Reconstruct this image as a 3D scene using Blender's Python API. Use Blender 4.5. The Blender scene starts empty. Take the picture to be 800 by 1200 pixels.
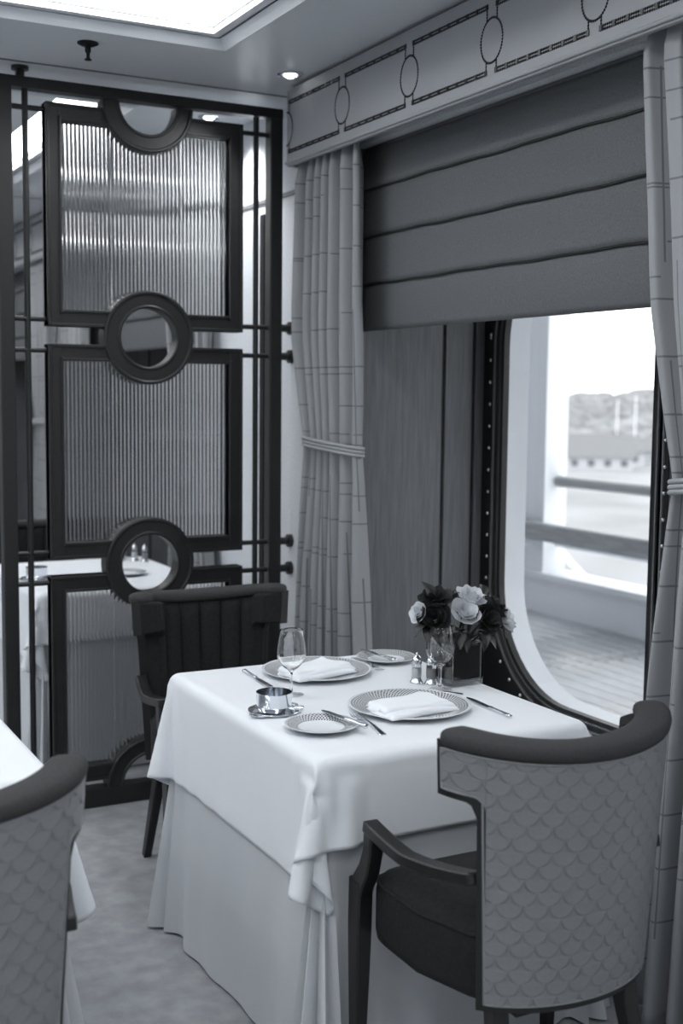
import bpy, bmesh, math, random
import numpy as np
from mathutils import Matrix, Vector
PI = math.pi
random.seed(7)
SC = bpy.context.scene
COL = SC.collection

# ------------------------------------------------------------------ camera, sky, exposure
cd = bpy.data.cameras.new('camera'); cam = bpy.data.objects.new('camera', cd); COL.objects.link(cam)
CX, CU, CF = Vector((0.8848, -0.4659, 0.0100)), Vector((0.0354, 0.0887, 0.9954)), Vector((0.4646, 0.8804, -0.0950))
cam.matrix_world = Matrix(((CX.x, CU.x, -CF.x, 0), (CX.y, CU.y, -CF.y, 0), (CX.z, CU.z, -CF.z, 1.55), (0, 0, 0, 1)))
cd.sensor_fit = 'VERTICAL'; cd.sensor_height = 36.0; cd.sensor_width = 24.0
cd.lens = 36.0 * 1438.45 / 1200.0
cd.clip_start = 0.05; cd.clip_end = 5000
cd.dof.use_dof = True; cd.dof.focus_distance = 3.15; cd.dof.aperture_fstop = cd.lens / 15.0
SC.camera = cam

W = bpy.data.worlds.new('overcast_sky'); SC.world = W; W.use_nodes = True
W.node_tree.nodes['Background'].inputs[0].default_value = (0.97, 0.99, 1.0, 1)
W.node_tree.nodes['Background'].inputs[1].default_value = 2.9

SC.view_settings.view_transform = 'Standard'; SC.view_settings.look = 'None'
SC.view_settings.gamma = 1.0; SC.view_settings.use_curve_mapping = False
SC.view_settings.exposure = 0.0
COFFER_LIGHT = 9.8
SPOT_W = 30.0

# ------------------------------------------------------------------ materials
def tint(v): return (min(1, v * 0.96), min(1, v * 0.995), min(1, v * 1.045), 1)
class NT:
    def __init__(s, name):
        s.m = bpy.data.materials.new(name); s.m.use_nodes = True
        s.t = s.m.node_tree; s.b = s.t.nodes['Principled BSDF']; s.out = s.t.nodes['Material Output']
    def n(s, typ, **k):
        nd = s.t.nodes.new(typ)
        for a, v in k.items():
            if a.startswith('i_'): nd.inputs[int(a[2:])].default_value = v
            else: setattr(nd, a, v)
        return nd
    def l(s, a, b): s.t.links.new(a, b)
    def math(s, op, a, b=0.0, c=None):
        nd = s.t.nodes.new('ShaderNodeMath'); nd.operation = op
        for i, v in enumerate((a, b) if c is None else (a, b, c)):
            if isinstance(v, (int, float)): nd.inputs[i].default_value = v
            else: s.l(v, nd.inputs[i])
        return nd.outputs[0]
    def ramp(s, fac, stops):
        r = s.t.nodes.new('ShaderNodeValToRGB'); e = r.color_ramp.elements
        e[0].position, e[0].color = stops[0][0], tint(stops[0][1]); e[1].position, e[1].color = stops[1][0], tint(stops[1][1])
        for p, v in stops[2:]:
            q = e.new(p); q.color = tint(v)
        s.l(fac, r.inputs[0]); return r.outputs[0]
    def mix(s, fac, a, b):
        nd = s.t.nodes.new('ShaderNodeMix'); nd.data_type = 'RGBA'
        s.l(fac, nd.inputs[0])
        for i, v in ((6, a), (7, b)):
            if isinstance(v, float): nd.inputs[i].default_value = tint(v)
            else: s.l(v, nd.inputs[i])
        return nd.outputs[2]
    def bump(s, h, strength=0.3, dist=0.002):
        nd = s.n('ShaderNodeBump'); nd.inputs['Strength'].default_value = strength; nd.inputs['Distance'].default_value = dist
        s.l(h, nd.inputs['Height']); s.l(nd.outputs[0], s.b.inputs['Normal'])
    def noise(s, scale, vec=None, detail=3.0, sc=None):
        nd = s.n('ShaderNodeTexNoise'); nd.inputs['Scale'].default_value = scale; nd.inputs['Detail'].default_value = detail
        if vec is None: vec = s.n('ShaderNodeTexCoord').outputs['Object']
        if sc:
            mp = s.n('ShaderNodeMapping'); mp.inputs['Scale'].default_value = sc; s.l(vec, mp.inputs[0]); vec = mp.outputs[0]
        s.l(vec, nd.inputs['Vector']); return nd.outputs[0]
M = {}
def mat(name, v, rough=0.6, metal=0.0, noise=None, bump=None, spec=None, sheen=0.0, coat=0.0):
    t = NT(name); b = t.b
    b.inputs['Base Color'].default_value = tint(v); b.inputs['Roughness'].default_value = rough; b.inputs['Metallic'].default_value = metal
    if spec is not None: b.inputs['Specular IOR Level'].default_value = spec
    if sheen: b.inputs['Sheen Weight'].default_value = sheen
    if coat: b.inputs['Coat Weight'].default_value = coat
    if noise:
        sc, amt = noise[0], noise[1]
        f = t.noise(sc, sc=noise[2] if len(noise) > 2 else None)
        t.l(t.ramp(f, [(0.3, v * (1 - amt)), (0.7, min(1, v * (1 + amt)))]), b.inputs['Base Color'])
    if bump: t.bump(t.noise(bump[0]), bump[1], bump[2])
    M[name] = t.m; return t

mat('ceiling_paint', 0.74, 0.32, noise=(1.2, 0.03))
mat('wall_vinyl', 0.70, 0.6, noise=(160, 0.12), bump=(160, 0.5, 0.003))
mat('wall_plain', 0.62, 0.7)
mat('trim_grey', 0.16, 0.5)
mat('carpet', 0.33, 0.95, noise=(14, 0.16), bump=(300, 0.6, 0.004))
mat('screen_metal', 0.014, 0.42, noise=(20, 0.1))
mat('pelmet_leather', 0.33, 0.55, noise=(4, 0.03))
mat('nail_bronze', 0.03, 0.3, 0.6)
mat('blind_fabric', 0.125, 0.9, noise=(260, 0.18), bump=(420, 0.4, 0.001))
mat('seam_dark', 0.03, 0.9)
mat('rope_cord', 0.38, 0.7, bump=(220, 0.9, 0.004))
mat('linen_white', 0.82, 0.75, noise=(3, 0.015), bump=(500, 0.12, 0.0006))
mat('linen_skirt', 0.60, 0.8, noise=(3, 0.03), bump=(400, 0.15, 0.0008))
mat('napkin_white', 0.88, 0.8, bump=(350, 0.15, 0.0006))
mat('table_wood', 0.08, 0.5)
mat('chair_fabric', 0.018, 0.9, noise=(90, 0.25), spec=0.25, bump=(600, 0.3, 0.0008))
mat('chair_roll', 0.042, 0.8, noise=(200, 0.15), spec=0.3)
mat('chair_wood', 0.012, 0.35, noise=(14, 0.2, (12, 1, 1)))
mat('chair_quilt', 0.21, 0.5, noise=(260, 0.06))
mat('steel', 0.62, 0.16, 1.0)
mat('silver', 0.78, 0.12, 1.0)
mat('blade_steel', 0.5, 0.2, 1.0)
mat('porcelain', 0.82, 0.12, coat=0.5)
mat('frame_dark', 0.014, 0.6, spec=0.2)
mat('gasket', 0.012, 0.45)
mat('frame_bright', 0.35, 0.25, 0.7)
mat('ship_white', 0.78, 0.5, noise=(8, 0.02))
mat('teak_rail', 0.34, 0.6, noise=(5, 0.2, (8, 1, 8)))
mat('rail_steel', 0.36, 0.4)
mat('rose_dark', 0.02, 0.6)
mat('rose_white', 0.72, 0.6)
mat('leaf_dark', 0.022, 0.45)
mat('stem_dark', 0.03, 0.6)
mat('vase_lining', 0.010, 0.5)
mat('salt_fill', 0.8, 0.8)
mat('pepper_fill', 0.4, 0.8)
mat('chrome_lamp', 0.7, 0.2, 1.0)
mat('roof_far', 0.20, 0.9)
mat('house_far', 0.5, 0.9)
mat('glass_far', 0.14, 0.3)
mat('quay', 0.27, 0.95, noise=(0.05, 0.25))
mat('boat_white', 0.85, 0.5)
mat('foliage_far', 0.20, 1.0, noise=(0.09, 0.55))

def wood_mat(name, v):
    t = NT(name); tc = t.n('ShaderNodeTexCoord').outputs['Object']
    a = t.noise(6, tc, 5, (14, 14, 0.8)); b_ = t.noise(40, tc, 3, (9, 9, 0.25))
    f = t.math('ADD', t.math('MULTIPLY', a, 0.6), t.math('MULTIPLY', b_, 0.4))
    t.l(t.ramp(f, [(0.32, v * 0.70), (0.68, v * 1.25)]), t.b.inputs['Base Color'])
    t.b.inputs['Roughness'].default_value = 0.42; M[name] = t.m
wood_mat('panel_wood', 0.15)
def deck_mat():
    t = NT('deck_teak'); tc = t.n('ShaderNodeTexCoord').outputs['Object']
    a = t.noise(1.3, tc, 4, (1.6, 0.7, 1)); b_ = t.noise(30, tc, 3, (6, 0.4, 1))
    f = t.math('ADD', t.math('MULTIPLY', a, 0.75), t.math('MULTIPLY', b_, 0.25))
    t.l(t.ramp(f, [(0.40, 0.33), (0.60, 0.66)]), t.b.inputs['Base Color'])
    t.l(t.ramp(a, [(0.4, 0.25), (0.6, 0.7)]), t.b.inputs['Roughness']); M['deck_teak'] = t.m
deck_mat()
def curtain_mat():
    t = NT('curtain_plaid'); sep = t.n('ShaderNodeSeparateXYZ'); t.l(t.n('ShaderNodeTexCoord').outputs['UV'], sep.inputs[0])
    u, v = sep.outputs[0], sep.outputs[1]
    def lines(p, q, per, seg, w, ofs, thr):
        a = t.math('ADD', t.math('DIVIDE', p, per), ofs); cell = t.math('FLOOR', a)
        fr = t.math('ABSOLUTE', t.math('SUBTRACT', t.math('FRACT', a), 0.5))
        on = t.math('LESS_THAN', fr, w / per / 2)
        c2 = t.n('ShaderNodeCombineXYZ'); t.l(cell, c2.inputs[0])
        sh = t.math('FRACT', t.math('MULTIPLY', t.math('SINE', t.math('MULTIPLY', cell, 12.9)), 437.5))
        t.l(t.math('FLOOR', t.math('ADD', t.math('DIVIDE', q, seg), sh)), c2.inputs[1]); c2.inputs[2].default_value = ofs
        wn = t.n('ShaderNodeTexWhiteNoise'); t.l(c2.outputs[0], wn.inputs[0])
        return t.math('MULTIPLY', on, t.math('GREATER_THAN', wn.outputs[0], thr))
    f = t.math('MAXIMUM', lines(u, v, 0.075, 0.23, 0.005, 0.13, 0.45), lines(v, u, 0.135, 0.26, 0.005, 0.3, 0.35))
    f = t.math('MAXIMUM', f, lines(v, u, 0.21, 0.17, 0.0045, 0.77, 0.5))
    t.l(t.mix(t.math('MULTIPLY', f, 0.62), 0.30, 0.05), t.b.inputs['Base Color'])
    t.b.inputs['Roughness'].default_value = 0.75; t.b.inputs['Sheen Weight'].default_value = 0.2
    t.bump(t.noise(500), 0.15, 0.0006); M['curtain_plaid'] = t.m
curtain_mat()
def plate_mat(name, r0, r1, n):
    t = NT(name); sep = t.n('ShaderNodeSeparateXYZ'); t.l(t.n('ShaderNodeTexCoord').outputs['Object'], sep.inputs[0])
    x, y = sep.outputs[0], sep.outputs[1]
    r = t.math('SQRT', t.math('ADD', t.math('MULTIPLY', x, x), t.math('MULTIPLY', y, y)))
    ang = t.math('ARCTAN2', y, x); ring = t.math('FLOOR', t.math('DIVIDE', r, 0.0068))
    s1 = t.math('SINE', t.math('ADD', t.math('MULTIPLY', ang, n), t.math('MULTIPLY', ring, PI)))
    gap = t.math('GREATER_THAN', t.math('FRACT', t.math('DIVIDE', r, 0.0068)), 0.25)
    f = t.math('MULTIPLY', t.math('GREATER_THAN', s1, 0.0), gap)
    f = t.math('MULTIPLY', f, t.math('MULTIPLY', t.math('GREATER_THAN', r, r0), t.math('LESS_THAN', r, r1)))
    band = t.math('MULTIPLY', t.math('GREATER_THAN', r, r0), t.math('LESS_THAN', r, r1))
    c = t.mix(band, 0.84, 0.72); t.l(t.mix(f, c, 0.06), t.b.inputs['Base Color'])
    t.b.inputs['Roughness'].default_value = 0.12; M[name] = t.m
plate_mat('charger_china', 0.093, 0.150, 88.0); plate_mat('bread_china', 0.056, 0.0855, 54.0)
def glass_mat(name, rough=0.0, ior=1.45, v=1.0):
    m = bpy.data.materials.new(name); m.use_nodes = True; t = m.node_tree; t.nodes.remove(t.nodes['Principled BSDF'])
    g = t.nodes.new('ShaderNodeBsdfGlass'); g.inputs['Roughness'].default_value = rough; g.inputs['IOR'].default_value = ior
    g.inputs['Color'].default_value = (v, v, v, 1); t.links.new(g.outputs[0], t.nodes['Material Output'].inputs[0]); M[name] = m
glass_mat('crystal'); glass_mat('fluted_glass', 0.04, 1.45, 0.84); glass_mat('vase_glass', 0.0, 1.4)
def pane_mat(name, spec):
    m = bpy.data.materials.new(name); m.use_nodes = True; t = m.node_tree; t.nodes.remove(t.nodes['Principled BSDF'])
    tr = t.nodes.new('ShaderNodeBsdfTransparent'); gl = t.nodes.new('ShaderNodeBsdfGlossy'); gl.inputs['Roughness'].default_value = 0.0
    lw = t.nodes.new('ShaderNodeLayerWeight'); pw = t.nodes.new('ShaderNodeMath'); pw.operation = 'POWER'; pw.inputs[1].default_value = 5.0
    ma = t.nodes.new('ShaderNodeMath'); ma.operation = 'MULTIPLY_ADD'; ma.inputs[1].default_value = 1 - spec; ma.inputs[2].default_value = spec
    t.links.new(lw.outputs['Facing'], pw.inputs[0]); t.links.new(pw.outputs[0], ma.inputs[0]); mx = t.nodes.new('ShaderNodeMixShader')
    t.links.new(ma.outputs[0], mx.inputs[0]); t.links.new(tr.outputs[0], mx.inputs[1]); t.links.new(gl.outputs[0], mx.inputs[2])
    t.links.new(mx.outputs[0], t.nodes['Material Output'].inputs[0]); M[name] = m
pane_mat('window_pane', 0.035)
def emit_mat(name, s):
    m = bpy.data.materials.new(name); m.use_nodes = True; t = m.node_tree; t.nodes.remove(t.nodes['Principled BSDF'])
    e = t.nodes.new('ShaderNodeEmission'); e.inputs[0].default_value = (0.97, 0.99, 1.0, 1); e.inputs[1].default_value = s
    t.links.new(e.outputs[0], t.nodes['Material Output'].inputs[0]); M[name] = m
emit_mat('coffer_glow', COFFER_LIGHT); emit_mat('lamp_glow', 7.0)

# ------------------------------------------------------------------ mesh helpers
def link(o, parent=None):
    COL.objects.link(o)
    if parent is not None: o.parent = parent
    return o
class MB:
    def __init__(s): s.v = []; s.f = []
    def add(s, vs, fs):
        o = len(s.v); s.v += [tuple(p) for p in vs]; s.f += [tuple(i + o for i in f) for f in fs]; return s
    def box(s, x0, x1, y0, y1, z0, z1):
        return s.add([(x0,y0,z0),(x1,y0,z0),(x1,y1,z0),(x0,y1,z0),(x0,y0,z1),(x1,y0,z1),(x1,y1,z1),(x0,y1,z1)],
                     [(0,3,2,1),(4,5,6,7),(0,1,5,4),(1,2,6,5),(2,3,7,6),(3,0,4,7)])
    def tube(s, path, rad, n=10, cap=True, closed=False, flat=1.0):
        P = [Vector(p) for p in path]; m = len(P); rs = rad if hasattr(rad, '__len__') else [rad] * m; vs = []; up = None
        for i in range(m):
            if closed: d = P[(i + 1) % m] - P[i - 1]
            else: d = P[min(i + 1, m - 1)] - P[max(i - 1, 0)]
            d.normalize()
            if up is None: up = Vector((0, 0, 1)) if abs(d.z) < 0.9 else Vector((1, 0, 0))
            a = d.cross(up).normalized(); b = a.cross(d).normalized(); up = b
            for k in range(n):
                t = 2 * PI * k / n; vs.append(P[i] + a * (rs[i] * math.cos(t)) + b * (rs[i] * flat * math.sin(t)))
        fs = []
        for i in range(m if closed else m - 1):
            j = (i + 1) % m
            for k in range(n): fs.append((i*n+k, i*n+(k+1)%n, j*n+(k+1)%n, j*n+k))
        if cap and not closed: fs += [tuple(range(n))[::-1], tuple((m-1)*n + k for k in range(n))]
        return s.add(vs, fs)
    def lathe(s, prof, n=32, c=(0, 0, 0)):
        vs = []; m = len(prof)
        for r, z in prof:
            for k in range(n):
                t = 2 * PI * k / n; vs.append((c[0] + r * math.cos(t), c[1] + r * math.sin(t), c[2] + z))
        return s.add(vs, [(i*n+k, i*n+(k+1)%n, (i+1)*n+(k+1)%n, (i+1)*n+k) for i in range(m-1) for k in range(n)])
    def prism(s, poly, axis, a0, a1):
        n = len(poly)
        def mk(p, q, a): return {'x': (a, p, q), 'y': (p, a, q), 'z': (p, q, a)}[axis]
        vs = [mk(p, q, a0) for p, q in poly] + [mk(p, q, a1) for p, q in poly]
        return s.add(vs, [tuple(range(n))[::-1], tuple(range(n, 2*n))] + [(i, (i+1) % n, n+(i+1) % n, n+i) for i in range(n)])
    def strip(s, outer, inner, axis, a0, a1):
        """solid between two matched closed outlines, extruded along an axis"""
        n = len(outer)
        def mk(p, a): return {'x': (a, p[0], p[1]), 'y': (p[0], a, p[1]), 'z': (p[0], p[1], a)}[axis]
        vs = [mk(p, a) for a in (a0, a1) for l in (outer, inner) for p in l]; fs = []
        for i in range(n):
            j = (i + 1) % n
            fs += [(i, j, n+j, n+i), (2*n+i, 3*n+i, 3*n+j, 2*n+j), (i, 2*n+i, 2*n+j, j), (n+i, n+j, 3*n+j, 3*n+i)]
        return s.add(vs, fs)
    def grid(s, nu, nv, fn):
        vs = [fn(i / (nu - 1), j / (nv - 1)) for j in range(nv) for i in range(nu)]
        return s.add(vs, [(j*nu+i, j*nu+i+1, (j+1)*nu+i+1, (j+1)*nu+i) for j in range(nv-1) for i in range(nu-1)])
    def mesh(s, name, m=None, smooth=None):
        me = bpy.data.meshes.new(name); me.from_pydata(s.v, [], s.f)
        bm = bmesh.new(); bm.from_mesh(me); bmesh.ops.recalc_face_normals(bm, faces=bm.faces)
        bm.to_mesh(me); bm.free()
        if m: me.materials.append(M[m])
        if smooth is not None:
            for p in me.polygons: p.use_smooth = True
            if smooth < 180: me.set_sharp_from_angle(angle=math.radians(smooth))
        return me
    def build(s, name, m, parent=None, smooth=None, bevel=0.0, seg=2):
        o = bpy.data.objects.new(name, s.mesh(name, m, smooth)); link(o, parent)
        if bevel:
            b = o.modifiers.new('bevel', 'BEVEL'); b.width = bevel; b.segments = seg; b.limit_method = 'ANGLE'; b.angle_limit = 0.6
            b.harden_normals = False
        return o
def tag(o, label, cat, group=None):
    o['label'] = label; o['category'] = cat
    if group: o['group'] = group
    return o
def thing(name, label, cat, loc=(0, 0, 0), rz=0.0, group=None):
    o = bpy.data.objects.new(name, None); o.empty_display_size = 0.1; link(o); o.location = loc; o.rotation_euler = (0, 0, rz)
    return tag(o, label, cat, group)
def structure(o): o['kind'] = 'structure'; return o
def copy_tree(o, loc=None, rz=None, label=None, group=None, parent=None):
    c = o.copy(); link(c)
    if parent is not None: c.parent = parent
    for ch in list(o.children): copy_tree(ch, parent=c)
    if loc is not None: c.location = loc
    if rz is not None: c.rotation_euler = (0, 0, rz)
    if label: c['label'] = label
    if group: c['group'] = group
    return c
def part_at(mesh, name, parent, loc, rot=(0, 0, 0), sc=(1, 1, 1)):
    o = bpy.data.objects.new(name, mesh); link(o, parent); o.location = loc; o.rotation_euler = rot; o.scale = sc; return o
def solidify(o, th, off=0.0):
    s = o.modifiers.new('thickness', 'SOLIDIFY'); s.thickness = th; s.offset = off

# ------------------------------------------------------------------ the room
ZC = 2.675; WX = 2.10; GX = 2.68; BAY = 2.96
BAYS = [-1, 0, 1, 2]
OFF = {-1: -2.96, 0: 0.0, 1: 3.36, 2: 6.07}      # where each window bay starts along the wall
R0, R1 = 1.93, 3.93                     # recess of the first bay along y
structure(MB().box(-4, 2.80, -3.2, 11.5, -0.12, 0.0).build('floor', 'carpet'))
walls = MB()
edges = [-3.2]
for b in BAYS: edges += [R0 + OFF[b], R1 + OFF[b]]
edges.append(11.5)
for i in range(0, len(edges), 2): walls.box(WX, 2.80, edges[i], edges[i+1], 0, ZC)
for b in BAYS:
    walls.box(WX, 2.80, R0 + OFF[b], R1 + OFF[b], 0, 0.40); walls.box(WX, 2.80, R0 + OFF[b], R1 + OFF[b], 2.42, ZC)
wall_right = structure(walls.build('wall_right', 'wall_vinyl'))
structure(MB().box(-4.15, -4, -3.2, 11.5, 0, ZC).build('wall_left', 'wall_plain'))
structure(MB().box(-4, 2.80, -3.35, -3.2, 0, ZC).build('wall_back', 'wall_plain'))
structure(MB().box(-4, 2.80, 11.5, 11.65, 0, ZC).build('wall_far', 'wall_plain'))
tr = MB()
for i in range(0, len(edges), 2): tr.box(WX - 0.008, WX, edges[i], edges[i+1], 2.325, 2.34)
structure(tr.build('trim_1', 'trim_grey'))
tr = MB()
tr.box(WX - 0.012, WX, 4.66, 4.70, 0.0, 2.28)
structure(tr.build('trim_2', 'frame_dark'))
bb = MB()
for i in range(0, len(edges), 2): bb.box(WX - 0.014, WX, edges[i], edges[i+1], 0, 0.10)
structure(bb.build('baseboard_right', 'trim_grey'))
# ceiling with luminous coffers
CXS = [(-3.4, -1.3), (-0.60, 1.49)]
CYS = [(1.58 + b * BAY + (0.22 if b > 0 else 0), 3.715 + b * BAY) for b in BAYS]
ce = MB(); xs = sorted([-4, 2.80] + [v for c in CXS for v in c]); ys = sorted([-3.2, 11.5] + [v for c in CYS for v in c])
for i in range(len(xs) - 1):
    for j in range(len(ys) - 1):
        if (xs[i], xs[i+1]) in CXS and (ys[j], ys[j+1]) in CYS: continue
        ce.box(xs[i], xs[i+1], ys[j], ys[j+1], ZC, ZC + 0.04)
ceiling = structure(ce.build('ceiling', 'ceiling_paint'))
structure(MB().box(-4.15, 2.95, -3.35, 11.65, ZC + 0.16, ZC + 0.22).build('ceiling.001', 'ceiling_paint'))
gr = MB()
for b in BAYS: gr.box(-4, WX, 4.335 + b*BAY, 4.345 + b*BAY, ZC - 0.003, ZC)
structure(gr.build('trim_3', 'trim_grey'))
def coffer(x0, x1, y0, y1, label):
    cx, cy = (x0+x1)/2, (y0+y1)/2; t = thing('ceiling_light_panel', label, 'ceiling light', (cx, cy, ZC), 0, 'square luminous ceiling coffers')
    hx, hy = (x1-x0)/2, (y1-y0)/2; mb = MB()
    prof = [(0.078, 0.0), (0.078, -0.022), (0.066, -0.028), (0.048, -0.012), (0.03, 0.008), (0.012, 0.018), (-0.006, 0.02), (-0.006, 0.05), (0.03, 0.05), (0.03, 0.0)]
    vs = []; n = len(prof)
    for sx, sy in ((-1,-1),(1,-1),(1,1),(-1,1)):
        for d, z in prof: vs.append((sx*(hx+d), sy*(hy+d), z))
    fs = [(k*n+i, k*n+(i+1) % n, ((k+1) % 4)*n+(i+1) % n, ((k+1) % 4)*n+i) for k in range(4) for i in range(n)]
    mb.add(vs, fs).build('moulding', 'ceiling_paint', t)
    MB().strip([(hx+0.02, hy+0.02), (-hx-0.02, hy+0.02), (-hx-0.02, -hy-0.02), (hx+0.02, -hy-0.02)],
               [(hx-0.18, hy-0.18), (-hx+0.18, hy-0.18), (-hx+0.18, -hy+0.18), (hx-0.18, -hy+0.18)], 'z', 0.036, 0.046).build('diffuser', 'coffer_glow', t)
    MB().box(-hx+0.17, hx-0.17, -hy+0.17, hy-0.17, 0.033, 0.046).build('centre_panel', 'ceiling_paint', t)
names = ['just behind the viewer', 'above the white table by the window', 'beyond the glass screen', 'farthest along the room']
for i, (y0, y1) in enumerate(CYS):
    for j, (x0, x1) in enumerate(CXS):
        coffer(x0, x1, y0, y1, 'bright square ceiling coffer %s, %s' % (names[i], 'on the window side' if j else 'on the inner side'))
def downlight(x, y, label, tilt=(0, 0, 0)):
    t = thing('downlight', label, 'downlight', (x, y, ZC), 0, 'recessed ceiling downlights')
    MB().lathe([(0.03, 0.0), (0.046, 0.0), (0.046, -0.004), (0.040, -0.008), (0.030, -0.006), (0.03, 0.0)], 32).build('trim_ring', 'chrome_lamp', t, 40)
    MB().lathe([(0.001, -0.016), (0.012, -0.015), (0.018, -0.010), (0.023, -0.001), (0.001, 0.0)], 24).build('bulb', 'lamp_glow', t, 60)
    ld = bpy.data.lights.new('spot', 'SPOT'); ld.energy = SPOT_W; ld.spot_size = math.radians(96); ld.spot_blend = 1.0; ld.shadow_soft_size = 0.03
    ld.color = (0.97, 0.99, 1.0); lo = bpy.data.objects.new('spot', ld); link(lo, t); lo.location = (0, 0, -0.03); lo.rotation_euler = tilt
downlight(1.905, 4.03, 'round chrome ceiling downlight just left of the pelmet end', (math.radians(16), math.radians(36), 0))
downlight(1.905, 4.80, 'round ceiling downlight seen through the top of the glass screen', (0, math.radians(-24), 0))
downlight(1.905, 6.98, 'round ceiling downlight far beyond the glass screen')
t = thing('sprinkler', 'small fire sprinkler head on the ceiling before the screen', 'sprinkler', (1.172, 4.009, ZC))
MB().lathe([(0.001, 0), (0.034, 0.0), (0.034, -0.004), (0.022, -0.010), (0.001, -0.010)], 24).build('escutcheon', 'frame_dark', t, 40)
MB().lathe([(0.001, -0.008), (0.010, -0.008), (0.010, -0.028), (0.006, -0.034), (0.006, -0.05), (0.012, -0.052), (0.012, -0.055), (0.001, -0.056)], 12).build('nozzle', 'frame_dark', t, 40)

# ------------------------------------------------------------------ window bays: frame, glass, reveal panels
def outline(y0, y1, z0, z1, rl, rr, n=14):
    """closed outline; rl is the corner radius at the y1 side, rr at the y0 side"""
    pts = []
    for cx, cz, r, a0 in ((y1-rl, z1-rl, rl, 0), (y0+rr, z1-rr, rr, 90), (y0+rr, z0+rr, rr, 180), (y1-rl, z0+rl, rl, 270)):
        for k in range(n + 1):
            a = math.radians(a0 + 90 * k / n); pts.append((cx + r*math.cos(a), cz + r*math.sin(a)))
    return pts
def to_rect(pts, y0, y1, z0, z1):
    cy, cz = (y0+y1)/2, (z0+z1)/2; out = []; n = len(pts) // 4
    for i, (y, z) in enumerate(pts):
        k = i // n; j = i % n; m = (n - 1) / 2; h = 1 - abs(j - m) / m       # middle of each corner run lands on the corner
        cyy = y1 if k in (0, 3) else y0; czz = z1 if k in (0, 1) else z0
        horiz = (k in (0, 2) and j < m) or (k in (1, 3) and j > m)
        if horiz: out.append((cyy, z + (czz - z) * h))
        else: out.append((y + (cyy - y) * h, czz))
    return out
WB, WT = 0.455, 2.14
def pane_set(win, y0, y1, rl, rr, bolts):
    sgn = 1 if rl > rr else -1
    def ol(d):
        a, b = (y0 + d, y1 - d)
        return outline(a, b, WB + d, WT - d, max(rl - d, 0.008), max(rr - d, 0.008))
    base = ol(-0.045)
    plate = to_rect(base, y0 - (0.045 if rl > rr else 0.128), y1 + (0.128 if rl > rr else 0.045), WB - 0.07, WT + 0.30)
    MB().strip(plate, base, 'x', GX - 0.004, GX + 0.12).build('flange_plate', 'frame_dark', win)
    MB().strip(base, ol(-0.038), 'x', GX - 0.012, GX + 0.02).build('bright_bead', 'frame_bright', win, 50)
    MB().strip(ol(-0.038), ol(-0.024), 'x', GX - 0.004, GX + 0.02).build('inner_gasket', 'gasket', win, 50)
    MB().strip(ol(-0.024), ol(-0.017), 'x', GX + 0.002, GX + 0.02).build('bright_bead', 'frame_bright', win, 50)
    MB().strip(ol(-0.017), ol(0.0), 'x', GX + 0.004, GX + 0.03).build('outer_gasket', 'gasket', win, 50)
    MB().strip(ol(-0.03), ol(0.0), 'x', GX + 0.03, GX + 0.12).build('outer_casing', 'ship_white', win, 50)
    g = ol(-0.01); MB().prism(g, 'x', GX + 0.018, GX + 0.026).build('pane', 'window_pane', win)
    if bolts:
        bm_ = MB().lathe([(0.0085, 0), (0.0085, 0.003), (0.005, 0.007), (0.0005, 0.008)], 8).mesh('bolt', 'steel', 40)
        o = outline(y0 - 0.072, y1 + 0.072, WB - 0.052, WT + 0.072, rl + 0.03, 0.01, 40)
        d = 0.0; last = -1; per = 0.0
        for i in range(len(o)):
            a = Vector(o[i]); b = Vector(o[(i+1) % len(o)]); L = (b - a).length
            while d <= per + L and L > 0:
                p = a.lerp(b, (d - per) / L); d += 0.083
                part_at(bm_, 'bolt', win, (GX - 0.004, p.x, p.y), (0, -PI/2, 0))
            per += L
for b in BAYS:
    s = OFF[b]
    if b <= 0:
        w = bpy.data.objects.new('window_%d' % (b + 2), None); link(w); structure(w); w.location = (0, s, 0)
        pane_set(w, 2.985, 3.80, 0.40, 0.006, b == 0)
        pane_set(w, 2.06, 2.875, 0.006, 0.40, False)
    else:                                # the bays beyond the screen are closed with dark boards
        w = bpy.data.objects.new('wall_boarding', None); link(w); structure(w); w.location = (GX, s, 0.40)
        for k in range(5): MB().box(0.0, 0.04, R0 + 0.016 + k*0.394, R0 + 0.40 + k*0.394, 0, 2.02).build('panel', 'panel_wood', w, bevel=0.003)
        MB().box(0.02, 0.10, R0, R1, 0, 2.02).build('backing', 'gasket', w)
    if b >= 0:
        for yy, d in ((R1, -1), (R0, 1)):
            rp = bpy.data.objects.new('wall_reveal', None); link(rp); structure(rp); rp.location = (0, yy + s, 0)
            for x0, x1 in ((WX + 0.002, 2.487), (2.503, 2.622), (2.640, GX - 0.005)):
                MB().box(x0, x1, min(0, 0.014*d), max(0, 0.014*d), 0.40, 2.42).build('panel', 'panel_wood', rp, bevel=0.002)
            MB().box(WX + 0.002, GX - 0.005, min(0, 0.004*d), max(0, 0.004*d), 0.40, 2.42).build('backing', 'gasket', rp)

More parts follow.
